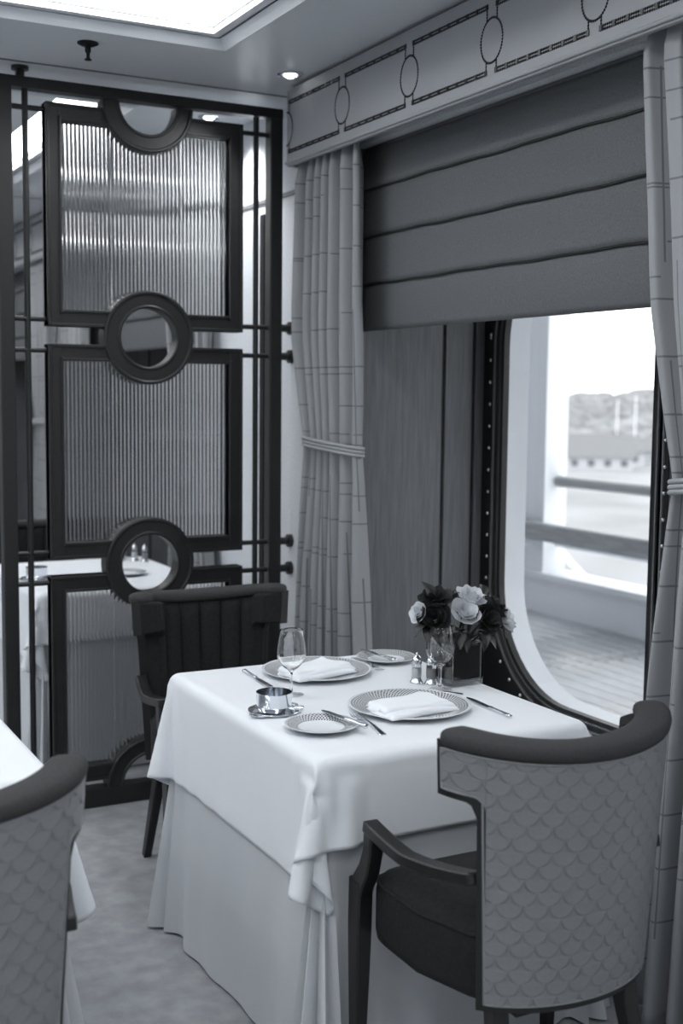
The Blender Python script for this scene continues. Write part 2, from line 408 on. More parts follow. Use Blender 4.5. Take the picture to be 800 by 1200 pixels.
# ------------------------------------------------------------------ outside: promenade, hull, harbour
DZ = -0.04; HX = 5.5
dk = structure(MB().box(2.80, 5.5, -6, 30, DZ - 0.1, DZ - 0.004).build('floor.001', 'gasket'))
plank = MB().box(0.003, 0.115, -6, 30, DZ - 0.02, DZ).mesh('plank', 'deck_teak')
for i in range(23): part_at(plank, 'plank', dk, (2.80 + i * 0.118, 0, 0))
structure(MB().box(2.80, 6.0, -6, 30, 2.75, 2.85).build('ceiling.002', 'ship_white'))  # unseen deckhead, added so that the promenade deck lies in shade
hull = MB(); OZ0, OZ1 = 0.255, 2.65
opens = [(1.2 + k * 6.9, 7.24 + k * 6.9) for k in (-1, 0, 1, 2)]
prev = -6
hull.box(HX, HX + 0.2, -6, 30, DZ - 3, OZ0); hull.box(HX, HX + 0.2, -6, 30, OZ1, 2.85)
for y0, y1 in opens:
    hull.box(HX, HX + 0.2, prev, y0, OZ0, OZ1); prev = y1
    for yc, sg in ((y0, 1), (y1, -1)):
        r = 0.45; pts = [(yc, OZ1)] + [(yc + sg*r - sg*r*math.cos(a), OZ1 - r + r*math.sin(a)) for a in [k*PI/16 for k in range(9)]]
        hull.prism(pts, 'x', HX, HX + 0.2)
hull.box(HX, HX + 0.2, prev, 30, OZ0, OZ1)
structure(hull.build('wall_hull', 'ship_white'))
structure(MB().box(HX - 0.05, HX + 0.22, -6, 30, OZ0 - 0.03, OZ0 + 0.012).build('trim_4', 'ship_white'))
t = thing('ship_railing', 'round dark handrail on posts across the open ship side', 'railing', (HX + 0.12, 4.2, OZ0 + 0.012))
MB().tube([(0, -3.0, 0.665), (0, 3.03, 0.665)], 0.042, 14).build('handrail', 'rail_steel', t, 60)
MB().tube([(0, -3.0, 0.20), (0, 3.03, 0.20)], 0.02, 10).build('lower_rail', 'ship_white', t, 60)
for y in (-2.3, -0.6, 1.1, 1.9):
    MB().tube([(0, y, 0), (0, y, 0.63)], 0.022, 10).build('post', 'ship_white', t, 60)
t = thing('storm_rail', 'flat grey wooden storm rail along the ship side', 'railing', (HX - 0.12, 4.8, 0.52))
MB().box(-0.04, 0.04, -4.5, 2.9, 0.0, 0.125).build('plank', 'teak_rail', t, bevel=0.01)
for y in (-3.2, -1.0, 2.6):
    MB().tube([(0.12, y, -0.06), (0.05, y, -0.06), (0.0, y, 0.0)], 0.022, 8).build('bracket', 'ship_white', t, 60)
t = thing('mooring_hose', 'thin white pipe curving down outside the railing', 'pipe', (HX + 0.5, 8.0, -3))
MB().tube([(0, 0.1 - 0.9 * (k/14)**2, 3.9 - 0.8 * k/14) for k in range(15)] + [(0, -0.9, 2.0), (0, -0.9, 0)], 0.025, 8).build('pipe', 'ship_white', t, 60)
HZ = -12.0
structure(MB().box(40, 2500, -800, 2600, HZ - 1, HZ).build('floor.002', 'quay'))
def far(bearing, dist):      # a spot on the quay at a compass bearing (degrees from +y) and a distance in metres
    a = math.radians(bearing); return (dist * math.sin(a), dist * math.cos(a), HZ)
def hill():
    def fn(u, v):
        a = math.radians(27.8 + 2 + u * 24); d = 340 + 520 * v
        h = 17 * math.sin(min(1, v * 1.25) * PI / 2) + 3.5 * math.sin(u * 11 + 1) * v + 2.5 * math.sin(u * 37 + v * 9) * v + random.uniform(-1.3, 1.3) * min(1, v * 4)
        return (d * math.sin(a), d * math.cos(a), HZ - 0.5 + max(0, h))
    return MB().grid(120, 26, fn).build('wooded_hill', 'foliage_far', None, 180)
o = hill(); tag(o, 'long low wooded hill on the horizon behind the harbour', 'hill')
tree_me = MB()
for k in range(5):
    c = (random.uniform(-2.2, 2.2), random.uniform(-2.2, 2.2), 4 + random.uniform(-1.5, 2.5)); r = random.uniform(2, 3)
    tree_me.lathe([(0.05, -r)] + [(r*math.cos(a)*random.uniform(0.85, 1.1), r*math.sin(a)) for a in (-0.9, -0.4, 0.1, 0.6, 1.1)] + [(0.05, r)], 9, c)
tree_me = tree_me.mesh('crown', 'foliage_far', 180)
trunk_me = MB().tube([(0, 0, 0), (0, 0, 4)], 0.35, 7).mesh('trunk', 'rail_steel', 60)
for k in range(13):
    p = far(38.4 + k * 0.42, 312 + 11 * (k % 2))
    t = thing('harbour_tree', 'blurred round tree at the foot of the hill across the harbour', 'tree', p, random.uniform(0, 6), 'trees along the harbour')
    s = random.uniform(0.36, 0.44); t.scale = (s, s, s * random.uniform(1.0, 1.8)); t.location.z = HZ
    part_at(tree_me, 'crown', t, (0, 0, 0)); part_at(trunk_me, 'trunk', t, (0, 0, 0))
def house(bearing, dist, w, d, h, rh, rz, label):
    t = thing('harbour_house', label, 'house', far(bearing, dist), rz, 'houses across the harbour')
    MB().box(-w/2, w/2, -d/2, d/2, 0, h).build('wall', 'house_far', t)
    MB().prism([(-d/2-0.6, h), (d/2+0.6, h), (0, h+rh)], 'x', -w/2-0.6, w/2+0.6).build('roof', 'roof_far', t)
    n = int(w // 3)
    for i in range(n):
        x = -w/2 + (i + 0.5) * w / n
        MB().box(x-0.6, x+0.6, -d/2-0.06, -d/2, h*0.35, h*0.8).build('window', 'glass_far', t)
house(39.2, 235, 15, 9, 2.6, 4.2, -0.6, 'low house with a wide pale grey roof on the quay')
house(40.4, 250, 8, 8, 3.0, 3.0, -0.2, 'small gabled house right of the wide roofed house')
house(41.6, 262, 9, 7, 2.6, 2.8, -0.9, 'low pale house at the right edge of the window view')
for k in range(10):
    p = far(38.4 + k * 0.44, 278 + 11 * (k % 3))
    t = thing('moored_boat', 'small white motor boat moored in a row on the quay', 'boat', p, random.uniform(-0.6, 0.4), 'white boats in the harbour')
    MB().prism([(-3, 0), (2.2, 0), (3.6, 1.1), (-3.1, 1.1)], 'y', -1.1, 1.1).build('hull', 'boat_white', t)
    MB().prism([(-1.6, 1.1), (1.4, 1.1), (0.6, 2.3), (-1.4, 2.3)], 'y', -0.8, 0.8).build('cabin', 'boat_white', t)
for brg, h in ((40.4, 13), (41.2, 14)):
    t = thing('mast', 'tall thin pale mast standing on the quay, %s' % ('left of the pair' if brg < 41 else 'right of the pair'), 'mast', far(brg, 270))
    MB().tube([(0, 0, 0), (0, 0, h)], [0.2, 0.12], 8).build('pole', 'boat_white', t, 60)

# ------------------------------------------------------------------ art-deco glass screen
def glass_screen():
    PY, PX = 4.41, 1.502; H = 2.637; CZ = [2.593, 1.753, 0.913, 0.073]; RO, RI = 0.168, 0.112; HW, ST, TH = 0.375, 0.055, 0.026
    t = thing('glass_screen', 'black metal screen with fluted glass panels and round openings', 'screen', (PX, PY, 0))
    def bar(name, x0, x1, z0, z1, th=TH, bev=0.005): return MB().box(x0, x1, -th, th, z0, z1).build(name, 'screen_metal', t, bevel=bev)
    bar('top_rail', -0.542, 0.542, H - 0.037, H, 0.03); bar('base_rail', -0.542, 0.542, 0, 0.075, 0.03)
    for s in (-1, 1):
        bar('post', s*0.516 - 0.026, s*0.516 + 0.026, 0.0, H, 0.028)
        MB().tube([(s*0.440, 0, 0.075), (s*0.440, 0, H - 0.037)], 0.011, 10).build('slim_bar', 'screen_metal', t, 60)
        for c in CZ:
            for d in (0.055, -0.055):
                if 0.09 < c + d < H - 0.05:
                    end = 0.49 if (s < 0 or c > 2.5 or c < 0.5) else 0.598
                    b_ = MB().tube([(s*HW, 0, c + d), (s*end, 0, c + d)], 0.0095, 10).build('cross_bar', 'screen_metal', t, 60)
                    if end > 0.5:
                        MB().tube([(0.545, 0, c+d), (0.585, 0, c+d)], 0.015, 14).build('sleeve', 'screen_metal', b_, 50)
                        MB().tube([(0.582, 0, c+d), (0.598, 0, c+d)], 0.026, 18).build('wall_flange', 'screen_metal', b_, 50)
    for s in (-1,):
        m_ = MB().tube([(s*0.455, 0, H), (s*0.455, 0, ZC)], 0.016, 12); m_.tube([(s*0.455, 0, ZC - 0.012), (s*0.455, 0, ZC)], 0.03, 16)
        m_.build('ceiling_stud', 'screen_metal', t, 50)
    def arc(c, r, a0, a1, n): return [(r*math.cos(math.radians(a0 + (a1-a0)*k/n)), c + r*math.sin(math.radians(a0 + (a1-a0)*k/n))) for k in range(n + 1)]
    def ring(c, a0, a1):
        full = a1 - a0 >= 360; n = 64 if full else 32
        def sec(ri, ro, th, nm):
            if full: MB().strip(arc(c, ro, a0, a1, n)[:-1], arc(c, ri, a0, a1, n)[:-1], 'y', -th, th).build(nm, 'screen_metal', t, 40, 0.004)
            else: MB().prism(arc(c, ro, a0, a1, n) + arc(c, ri, a0, a1, n)[::-1], 'y', -th, th).build(nm, 'screen_metal', t, 40, 0.004)
        sec(RI, RO, TH + 0.004, 'ring'); sec(RO - 0.010, RO + 0.004, TH + 0.010, 'ring_bead'); sec(RI - 0.004, RI + 0.008, TH + 0.008, 'ring_bead')
        MB().prism(arc(c, RI, a0, a1, n)[:-1] if full else arc(c, RI, a0, a1, n), 'y', -0.003, 0.003).build('clear_pane', 'window_pane', t)
    ring(CZ[0], 180, 360); ring(CZ[1], 0, 360); ring(CZ[2], 0, 360); ring(CZ[3], 0, 180)
    for i in range(3):
        c0, c1 = CZ[i], CZ[i+1]; zt, zb = c0 - 0.031, c1 + 0.031
        for s in (-1, 1):
            bar('stile', min(s*HW, s*(HW-ST)), max(s*HW, s*(HW-ST)), zb, zt)
            MB().box(min(s*HW, s*(HW-0.012)), max(s*HW, s*(HW-0.012)), -TH-0.006, TH+0.006, zb, zt).build('bead', 'screen_metal', t, bevel=0.003)
            MB().box(min(s*(HW-ST), s*(HW-ST+0.01)), max(s*(HW-ST), s*(HW-ST+0.01)), -TH-0.006, TH+0.006, zb+ST-0.01, zt-ST+0.01).build('bead', 'screen_metal', t, bevel=0.003)
            for z0, z1, zo in ((zt - ST, zt, 1), (zb, zb + ST, -1)):
                xa = math.sqrt(RO**2 - 0.06**2) - 0.02
                bar('rail', min(s*xa, s*(HW-0.003)), max(s*xa, s*(HW-0.003)), z0, z1, TH - 0.001)
                bz = z0 if zo > 0 else z1
                MB().box(min(s*(RO-0.03), s*(HW-ST)), max(s*(RO-0.03), s*(HW-ST)), -TH-0.006, TH+0.006, bz-0.005, bz+0.005).build('bead', 'screen_metal', t, bevel=0.002)
                oz = z1 - 0.006 if zo > 0 else z0 + 0.006
                MB().box(min(s*(RO-0.02), s*HW), max(s*(RO-0.02), s*HW), -TH-0.005, TH+0.005, oz-0.006, oz+0.006).build('bead', 'screen_metal', t, bevel=0.002)
        # fluted sheet, cut around the rings
        X0 = HW - ST + 0.006; NF = 44; n = NF * 8; mb = MB(); vs = []
        for k in range(n + 1):
            x = -X0 + 2*X0*k/n; ph = (k % 8) / 8.0; yb = -0.004 - 0.0042 * math.sqrt(max(0, 1 - (2*ph - 1)**2))
            dz = math.sqrt(max(0, (RO-0.006)**2 - x*x)) if abs(x) < RO - 0.006 else 0
            za = min(zt - ST + 0.006, c0 - dz if dz else 9); zz = max(zb + ST - 0.006, c1 + dz if dz else -9)
            vs += [(x, yb, zz), (x, yb, za), (x, 0.004, zz), (x, 0.004, za)]
        fs = []
        for k in range(n):
            a, b = 4*k, 4*(k+1); fs += [(a, a+1, b+1, b), (a+2, b+2, b+3, a+3), (a, b, b+2, a+2), (a+1, a+3, b+3, b+1)]
        fs += [(0, 2, 3, 1), (4*n, 4*n+1, 4*n+3, 4*n+2)]
        mb.add(vs, fs).build('fluted_pane', 'fluted_glass', t, 50)
glass_screen()

# ------------------------------------------------------------------ pelmet, blind, curtains
def pelmet(s, label):
    t = thing('pelmet', label, 'pelmet', (1.97, 4.196 + s, 2.385), 0, 'padded window pelmets'); L = 2.532; HT = 0.275
    MB().box(0, 0.018, -L, 0, 0, HT).build('front_board', 'pelmet_leather', t, bevel=0.004)
    for y in (-0.018, -L): MB().box(0.018, 0.129, y, y + 0.018, 0, HT).build('end_board', 'pelmet_leather', t, bevel=0.003)
    MB().box(0.018, 0.129, -L + 0.018, -0.018, HT - 0.018, HT).build('top_board', 'pelmet_leather', t)
    MB().tube([(-0.002, -L, 0.012), (-0.002, 0, 0.012)], 0.006, 8).build('piping', 'pelmet_leather', t, 60)
    PIT = 0.4385; zc = 0.135; hz = 0.088; r = 0.06; g = 0.024
    bead = [(0.0043*math.cos(a), 0.0043*math.sin(a)) for a in [k*PI/3 for k in range(6)]]
    def beads(mb, pts):
        for y, z in pts:
            if not (-L + 0.004 < y < -0.002): continue
            vs = [(-0.0005, y + p, z + q) for p, q in bead] + [(-0.0035, y, z)]
            mb.add(vs, [(i, (i+1) % 6, 6) for i in range(6)])
    def line(a, b, step=0.0078):
        d = math.hypot(b[0]-a[0], b[1]-a[1]); n = max(1, round(d/step)); return [(a[0]+(b[0]-a[0])*k/n, a[1]+(b[1]-a[1])*k/n) for k in range(n+1)]
    for k in range(7):
        y = -PIT * k; mb = MB()
        beads(mb, [(y + r*0.86*math.cos(a), zc + r*math.sin(a)) for a in [2*PI*i/46 for i in range(46)]])
        for sy in (-1, 1):
            for sz in (-1, 1): beads(mb, line((y + sy*g, zc + sz*hz), (y + sy*g, zc + sz*0.058)))
        if mb.v: mb.build('oval_nail_trim', 'nail_bronze', t)
        if k < 6:
            for sz in (-1, 1):
                mb = MB()
                for o_ in (0, 0.009): beads(mb, line((y - g, zc + sz*hz + o_), (y - PIT + g, zc + sz*hz + o_)))
                q = line((y - g, zc + sz*hz + 0.0045), (y - PIT + g, zc + sz*hz + 0.0045), 0.052)
                for yy, zz in q:
                    if yy > -L + 0.008: mb.box(-0.003, 0.0, yy - 0.005, yy + 0.005, zz - 0.007, zz + 0.007)
                mb.build('line_nail_trim', 'nail_bronze', t)
    return t
pelmet(0.0, 'long grey pelmet with nailhead ovals above the near window')
pelmet(OFF[1], 'grey pelmet with nailhead ovals just beyond the glass screen')
pelmet(OFF[2], 'farthest grey pelmet, seen left of the glass screen frame')
def blind(s, label, zb=1.777):
    t = thing('roman_blind', label, 'blind', (2.145, 2.93 + s, zb), 0, 'roman blinds'); hw = 0.975
    edges_ = [0.0, 0.164, 0.330, 0.496, 0.63]
    for i in range(4):
        z0, z1 = edges_[i], edges_[i+1]
        def fn(u, v, z0=z0, z1=z1, i=i):
            y = -hw + 2*hw*u; z = z0 + (z1 - z0)*v; bulge = 0.010*math.sin(PI*min(1, v*1.0))**0.8
            sag = (0.0016*math.sin(u*19 + i*2.1) + 0.0012*math.sin(u*47 + i))*(1 - v) if i else 0
            return (-0.006 - bulge*(0.7 + 0.3*math.sin(u*6 + i)) - (0.010 if i else 0.0)*(1 - v)**3, y, z + sag)
        o = MB().grid(60, 10, fn).build('fold', 'blind_fabric', t, 180); solidify(o, 0.003)
        if i:
            MB().tube([(-0.012, -hw + 2*hw*k/59, z0 - 0.002 + 0.0016*math.sin(k/59*19 + i*2.1) + 0.0012*math.sin(k/59*47 + i)) for k in range(60)], 0.004, 6).build('seam', 'seam_dark', t, 180)
    MB().box(-0.006, 0.02, -hw, hw, 0.60, 0.64).build('head_rail', 'blind_fabric', t)
    MB().box(-0.007, 0.001, -hw, hw, 0.0, 0.014).build('bottom_bar', 'blind_fabric', t, bevel=0.002)
blind(0.0, 'grey roman blind lowered halfway over the near window')
blind(OFF[1], 'grey roman blind over the window beyond the glass screen')
blind(OFF[2], 'grey roman blind over the farthest window, left of the screen')
def curtain(name_y, prof, tie, side, label, seed):
    """prof: list of (z, y_left, y_right) silhouettes; tie: z of the rope; side +1 when the rope hook is at the larger y"""
    rnd = random.Random(seed); NF = 6.5; X0 = 2.032; zt, zb = prof[0][0], prof[-1][0]
    t = thing('curtain', label, 'curtain', (X0, name_y, 0.03), 0, 'plaid curtains')
    zs = [p[0] for p in prof][::-1]
    def ext(z):
        return np.interp(z, zs, [p[1] for p in prof][::-1]), np.interp(z, zs, [p[2] for p in prof][::-1])
    ph = [rnd.uniform(0, 6.28) for _ in range(4)]; NU, NV = 150, 70; vs = []; uv = []
    for j in range(NV):
        z = zt + (zb - zt) * j / (NV - 1); a, b = ext(z); a += 0.0; dt = min(1, abs(z - tie) / 0.5)
        ea, eb = ext(z + 0.02); amp = 0.030 * (0.45 + 0.55*dt) if z < zt - 0.1 else 0.018 + 0.012*(zt - z)/0.1
        for i in range(NU):
            u = i / (NU - 1); w = 2*PI*NF*(u + 0.035*math.sin(2*PI*u*1.3 + ph[0]) + 0.012*math.sin(z*2.1 + ph[1]))
            x = amp*math.cos(w) + 0.35*amp*math.cos(2*w + ph[2] + z) - 0.012*(1 - dt)*math.cos((u - 0.5)*PI)
            y = a + (b - a)*u + 0.30*(b - a)/NF/2*math.sin(2*w)*0.5
            vs.append((max(-0.055, min(0.062, x)), y - name_y, z - 0.03)); uv.append((u*1.15, z))
    fs = [(j*NU+i, j*NU+i+1, (j+1)*NU+i+1, (j+1)*NU+i) for j in range(NV-1) for i in range(NU-1)]
    o = MB().add(vs, fs).build('cloth', 'curtain_plaid', t, 180)
    ul = o.data.uv_layers.new(name='UVMap')
    for lp in o.data.loops: ul.data[lp.index].uv = uv[lp.vertex_index]
    solidify(o, 0.003)
    a, b = ext(zt); MB().box(-0.004, 0.012, a - name_y, b - name_y, zt - 0.03, zt + 0.02).build('heading_tape', 'curtain_plaid', t)
    a, b = ext(tie); cy = (a + b)/2 - name_y; hy = (b - a)/2 + 0.008
    tb = bpy.data.objects.new('tieback', None); link(tb, t)
    for k, dz in enumerate((-0.012, 0.0, 0.013)):
        pts = [(0.052*math.cos(q) - 0.004, cy + hy*math.sin(q), tie - 0.03 + dz + side*0.012*math.sin(q) - 0.006*math.cos(q)) for q in [2*PI*i/48 for i in range(48)]]
        MB().tube(pts, 0.0062, 8, closed=True).build('rope', 'rope_cord', tb, 180)
    hk = MB().tube([(0.068, cy + side*(hy + 0.01), tie - 0.02), (0.01, cy + side*(hy + 0.012), tie - 0.022), (-0.015, cy + side*(hy + 0.004), tie - 0.01)], 0.005, 8)
    hk.build('hook', 'steel', tb, 60)
    return t
for k, s in enumerate((0.0, OFF[1], OFF[2])):
    wh = ('by the near window', 'at the window beyond the glass screen', 'at the farthest window')[k]
    curtain(3.95 + s, [(2.43, 3.735+s, 4.165+s), (2.30, 3.715+s, 4.185+s), (1.75, 3.70+s, 4.205+s), (1.365, 3.715+s, 4.125+s), (1.25, 3.70+s, 4.135+s), (0.60, 3.635+s, 4.205+s), (0.03, 3.60+s, 4.23+s)],
            1.365, 1, 'pale plaid curtain tied with rope, far side, %s' % wh, 3 + k)
    curtain(2.03 + s, [(z, a + s, b + s) for z, a, b in ((2.43, 1.80, 2.30), (2.36, 1.77, 2.32), (1.98, 1.77, 2.278), (1.76, 1.77, 2.258), (1.52, 1.80, 2.210), (1.358, 1.84, 2.172), (1.24, 1.83, 2.186),
                                                       (1.06, 1.81, 2.203), (0.95, 1.79, 2.212), (0.78, 1.77, 2.222), (0.03, 1.74, 2.28))],
            1.352, -1, 'pale plaid curtain tied with rope, near side, %s' % wh, 13 + k)

# ------------------------------------------------------------------ tables and cloths
TZ = 0.736
def table(x0, x1, y0, y1, label):
    cx, cy = (x0+x1)/2, (y0+y1)/2; hx, hy = (x1-x0)/2 - 0.012, (y1-y0)/2 - 0.012
    t = thing('dining_table', label, 'table', (cx, cy, 0), 0, 'dining tables under cloths')
    MB().box(-hx, hx, -hy, hy, TZ - 0.03, TZ).build('table_top', 'table_wood', t, bevel=0.008)
    for sx in (-1, 1):
        for sy in (-1, 1):
            MB().box(sx*(hx-0.06)-0.022, sx*(hx-0.06)+0.022, sy*(hy-0.06)-0.022, sy*(hy-0.06)+0.022, 0, TZ - 0.03).build('leg', 'table_wood', t, bevel=0.004)
    MB().box(-hx+0.06, hx-0.06, -hy+0.06, hy-0.06, TZ - 0.09, TZ - 0.03).build('apron', 'table_wood', t)
    return t
def skirt_mesh(hx, hy, seed):
    rnd = random.Random(seed); rc = 0.02; N = 4; per = []
    # outline walk: (x, y, nx, ny, corner weight, arclength)
    segs = 60; cn = 26; k0 = [(1,1,0),(-1,1,90),(-1,-1,180),(1,-1,270)]
    for q, (sx, sy, a0) in enumerate(k0):
        for k in range(cn):
            a = math.radians(a0 + 90*k/(cn-1)); per.append((sx*(hx-rc)+rc*math.cos(a), sy*(hy-rc)+rc*math.sin(a), math.cos(a), math.sin(a), 1.0, k/(cn-1)))
        nx, ny, _ = k0[(q+1) % 4]
        p0 = per[-1]; a1 = math.radians(a0 + 90); p1 = (nx*(hx-rc)+rc*math.cos(a1), ny*(hy-rc)+rc*math.sin(a1))
        for k in range(1, segs):
            f = k/segs; per.append((p0[0]+(p1[0]-p0[0])*f, p0[1]+(p1[1]-p0[1])*f, math.cos(a1), math.sin(a1), math.exp(-min(f, 1-f)*7.0), f))
    n = len(per); ph = [rnd.uniform(0, 6.28) for _ in range(6)]; rows = 30; vs = []
    for j in range(rows + 1):
        d = j/rows; z = TZ + 0.004 - d*(TZ - 0.004) if j else TZ + 0.004
        for i, (x, y, nx, ny, cw, f) in enumerate(per):
            th = 2*PI*i/n
            e = max(0, (d - 0.22)/0.78); off = 0.003 + 0.060*e**1.1*(0.2 + 0.8*cw) + e*(0.010*math.sin(5*th + ph[0]) + 0.006*math.sin(11*th + ph[1]))
            if cw > 0.05: off += e*cw*0.036*math.sin(f*PI*(5.0 if cw == 1.0 else 9.0) + ph[2])
            vs.append((x + nx*off, y + ny*off, z))
    fs = [(j*n+i, j*n+(i+1) % n, (j+1)*n+(i+1) % n, (j+1)*n+i) for j in range(rows) for i in range(n)] + [tuple(range(n))]
    mb = MB().add(vs, fs); return mb
def drape(hx, hy, cs, cx, cy, collider, name, label, frames=60, rot=0.0, ofs=(0, 0)):
    """let a square cloth fall over the table with the cloth solver, then keep the settled shape"""
    N = 74; h = cs/2; ca, sa = math.cos(rot), math.sin(rot)
    def fn(u, v):
        a, b = -h + cs*u, -h + cs*v; return (a*ca - b*sa + ofs[0], a*sa + b*ca + ofs[1], TZ + 0.014)
    o = MB().grid(N, N, fn).build(name, 'linen_white', None, 180); o.location = (cx, cy, 0)
    cl = o.modifiers.new('cloth', 'CLOTH'); st = cl.settings; st.quality = 7; st.mass = 0.25; st.tension_stiffness = 25; st.compression_stiffness = 25
    st.shear_stiffness = 8; st.bending_stiffness = 1.5; st.air_damping = 2.0; st.tension_damping = 15; st.bending_damping = 1.5
    cl.collision_settings.distance_min = 0.003; cl.collision_settings.collision_quality = 3; cl.collision_settings.use_self_collision = False
    cl.point_cache.frame_start = 1; cl.point_cache.frame_end = frames
    dg = bpy.context.evaluated_depsgraph_get()
    for f in range(1, frames + 1): SC.frame_set(f)
    dg = bpy.context.evaluated_depsgraph_get(); ev = o.evaluated_get(dg); me = bpy.data.meshes.new_from_object(ev)
    o.modifiers.clear(); old = o.data; o.data = me; me.name = name
    for p in me.polygons: p.use_smooth = True
    SC.frame_set(1)
    sb = o.modifiers.new('smooth', 'SUBSURF'); sb.levels = 1; sb.render_levels = 1
    solidify(o, 0.0022, 1.0)
    return tag(o, label, 'tablecloth', 'white square tablecloths')
def dressed_table(x0, x1, y0, y1, where, seed, proto=None):
    cx, cy = (x0+x1)/2, (y0+y1)/2; hx, hy = (x1-x0)/2, (y1-y0)/2
    table(x0, x1, y0, y1, 'small dining table hidden under white cloths, %s' % where)
    if proto:
        out = []
        for p, lb in zip(proto, ('floor length pale underskirt, %s', 'square white tablecloth with hanging corners, %s')):
            c = p.copy(); link(c); c.location = (cx, cy, 0); c['label'] = lb % where; out.append(c)
        return out
    sk = skirt_mesh(hx, hy, seed).build('table_skirt', 'linen_skirt', None, 60); sk.location = (cx, cy, 0)
    tag(sk, 'floor length pale underskirt, %s' % where, 'tablecloth', 'pale underskirts')
    # collider: a rounded block as wide as the skirt where the top cloth touches it
    cb = MB(); vs = []
    col = MB().box(-hx - 0.009, hx + 0.009, -hy - 0.009, hy + 0.009, 0.05, TZ + 0.008).build('cloth_collider', 'linen_skirt', None)
    bv = col.modifiers.new('b', 'BEVEL'); bv.width = 0.014; bv.segments = 3; col.location = (cx, cy, 0)
    col.modifiers.new('c', 'COLLISION'); col.collision.thickness_outer = 0.004; col.collision.cloth_friction = 25; col.collision.damping = 0.6
    tc = drape(hx, hy, 1.33, cx, cy, col, 'tablecloth', 'square white tablecloth with hanging corners, %s' % where)
    bpy.data.objects.remove(col, do_unlink=True)
    return sk, tc
main_set = dressed_table(1.195, 1.92, 2.355, 3.275, 'between the two chairs by the window', 4)
dressed_table(1.195, 1.92, 4.82, 5.74, 'seen through the glass screen', 5, main_set)
dressed_table(-0.09, 0.635, 2.50, 3.42, 'at the lower left edge', 6, main_set)
TT = 0.7525     # cloth surface on the table tops

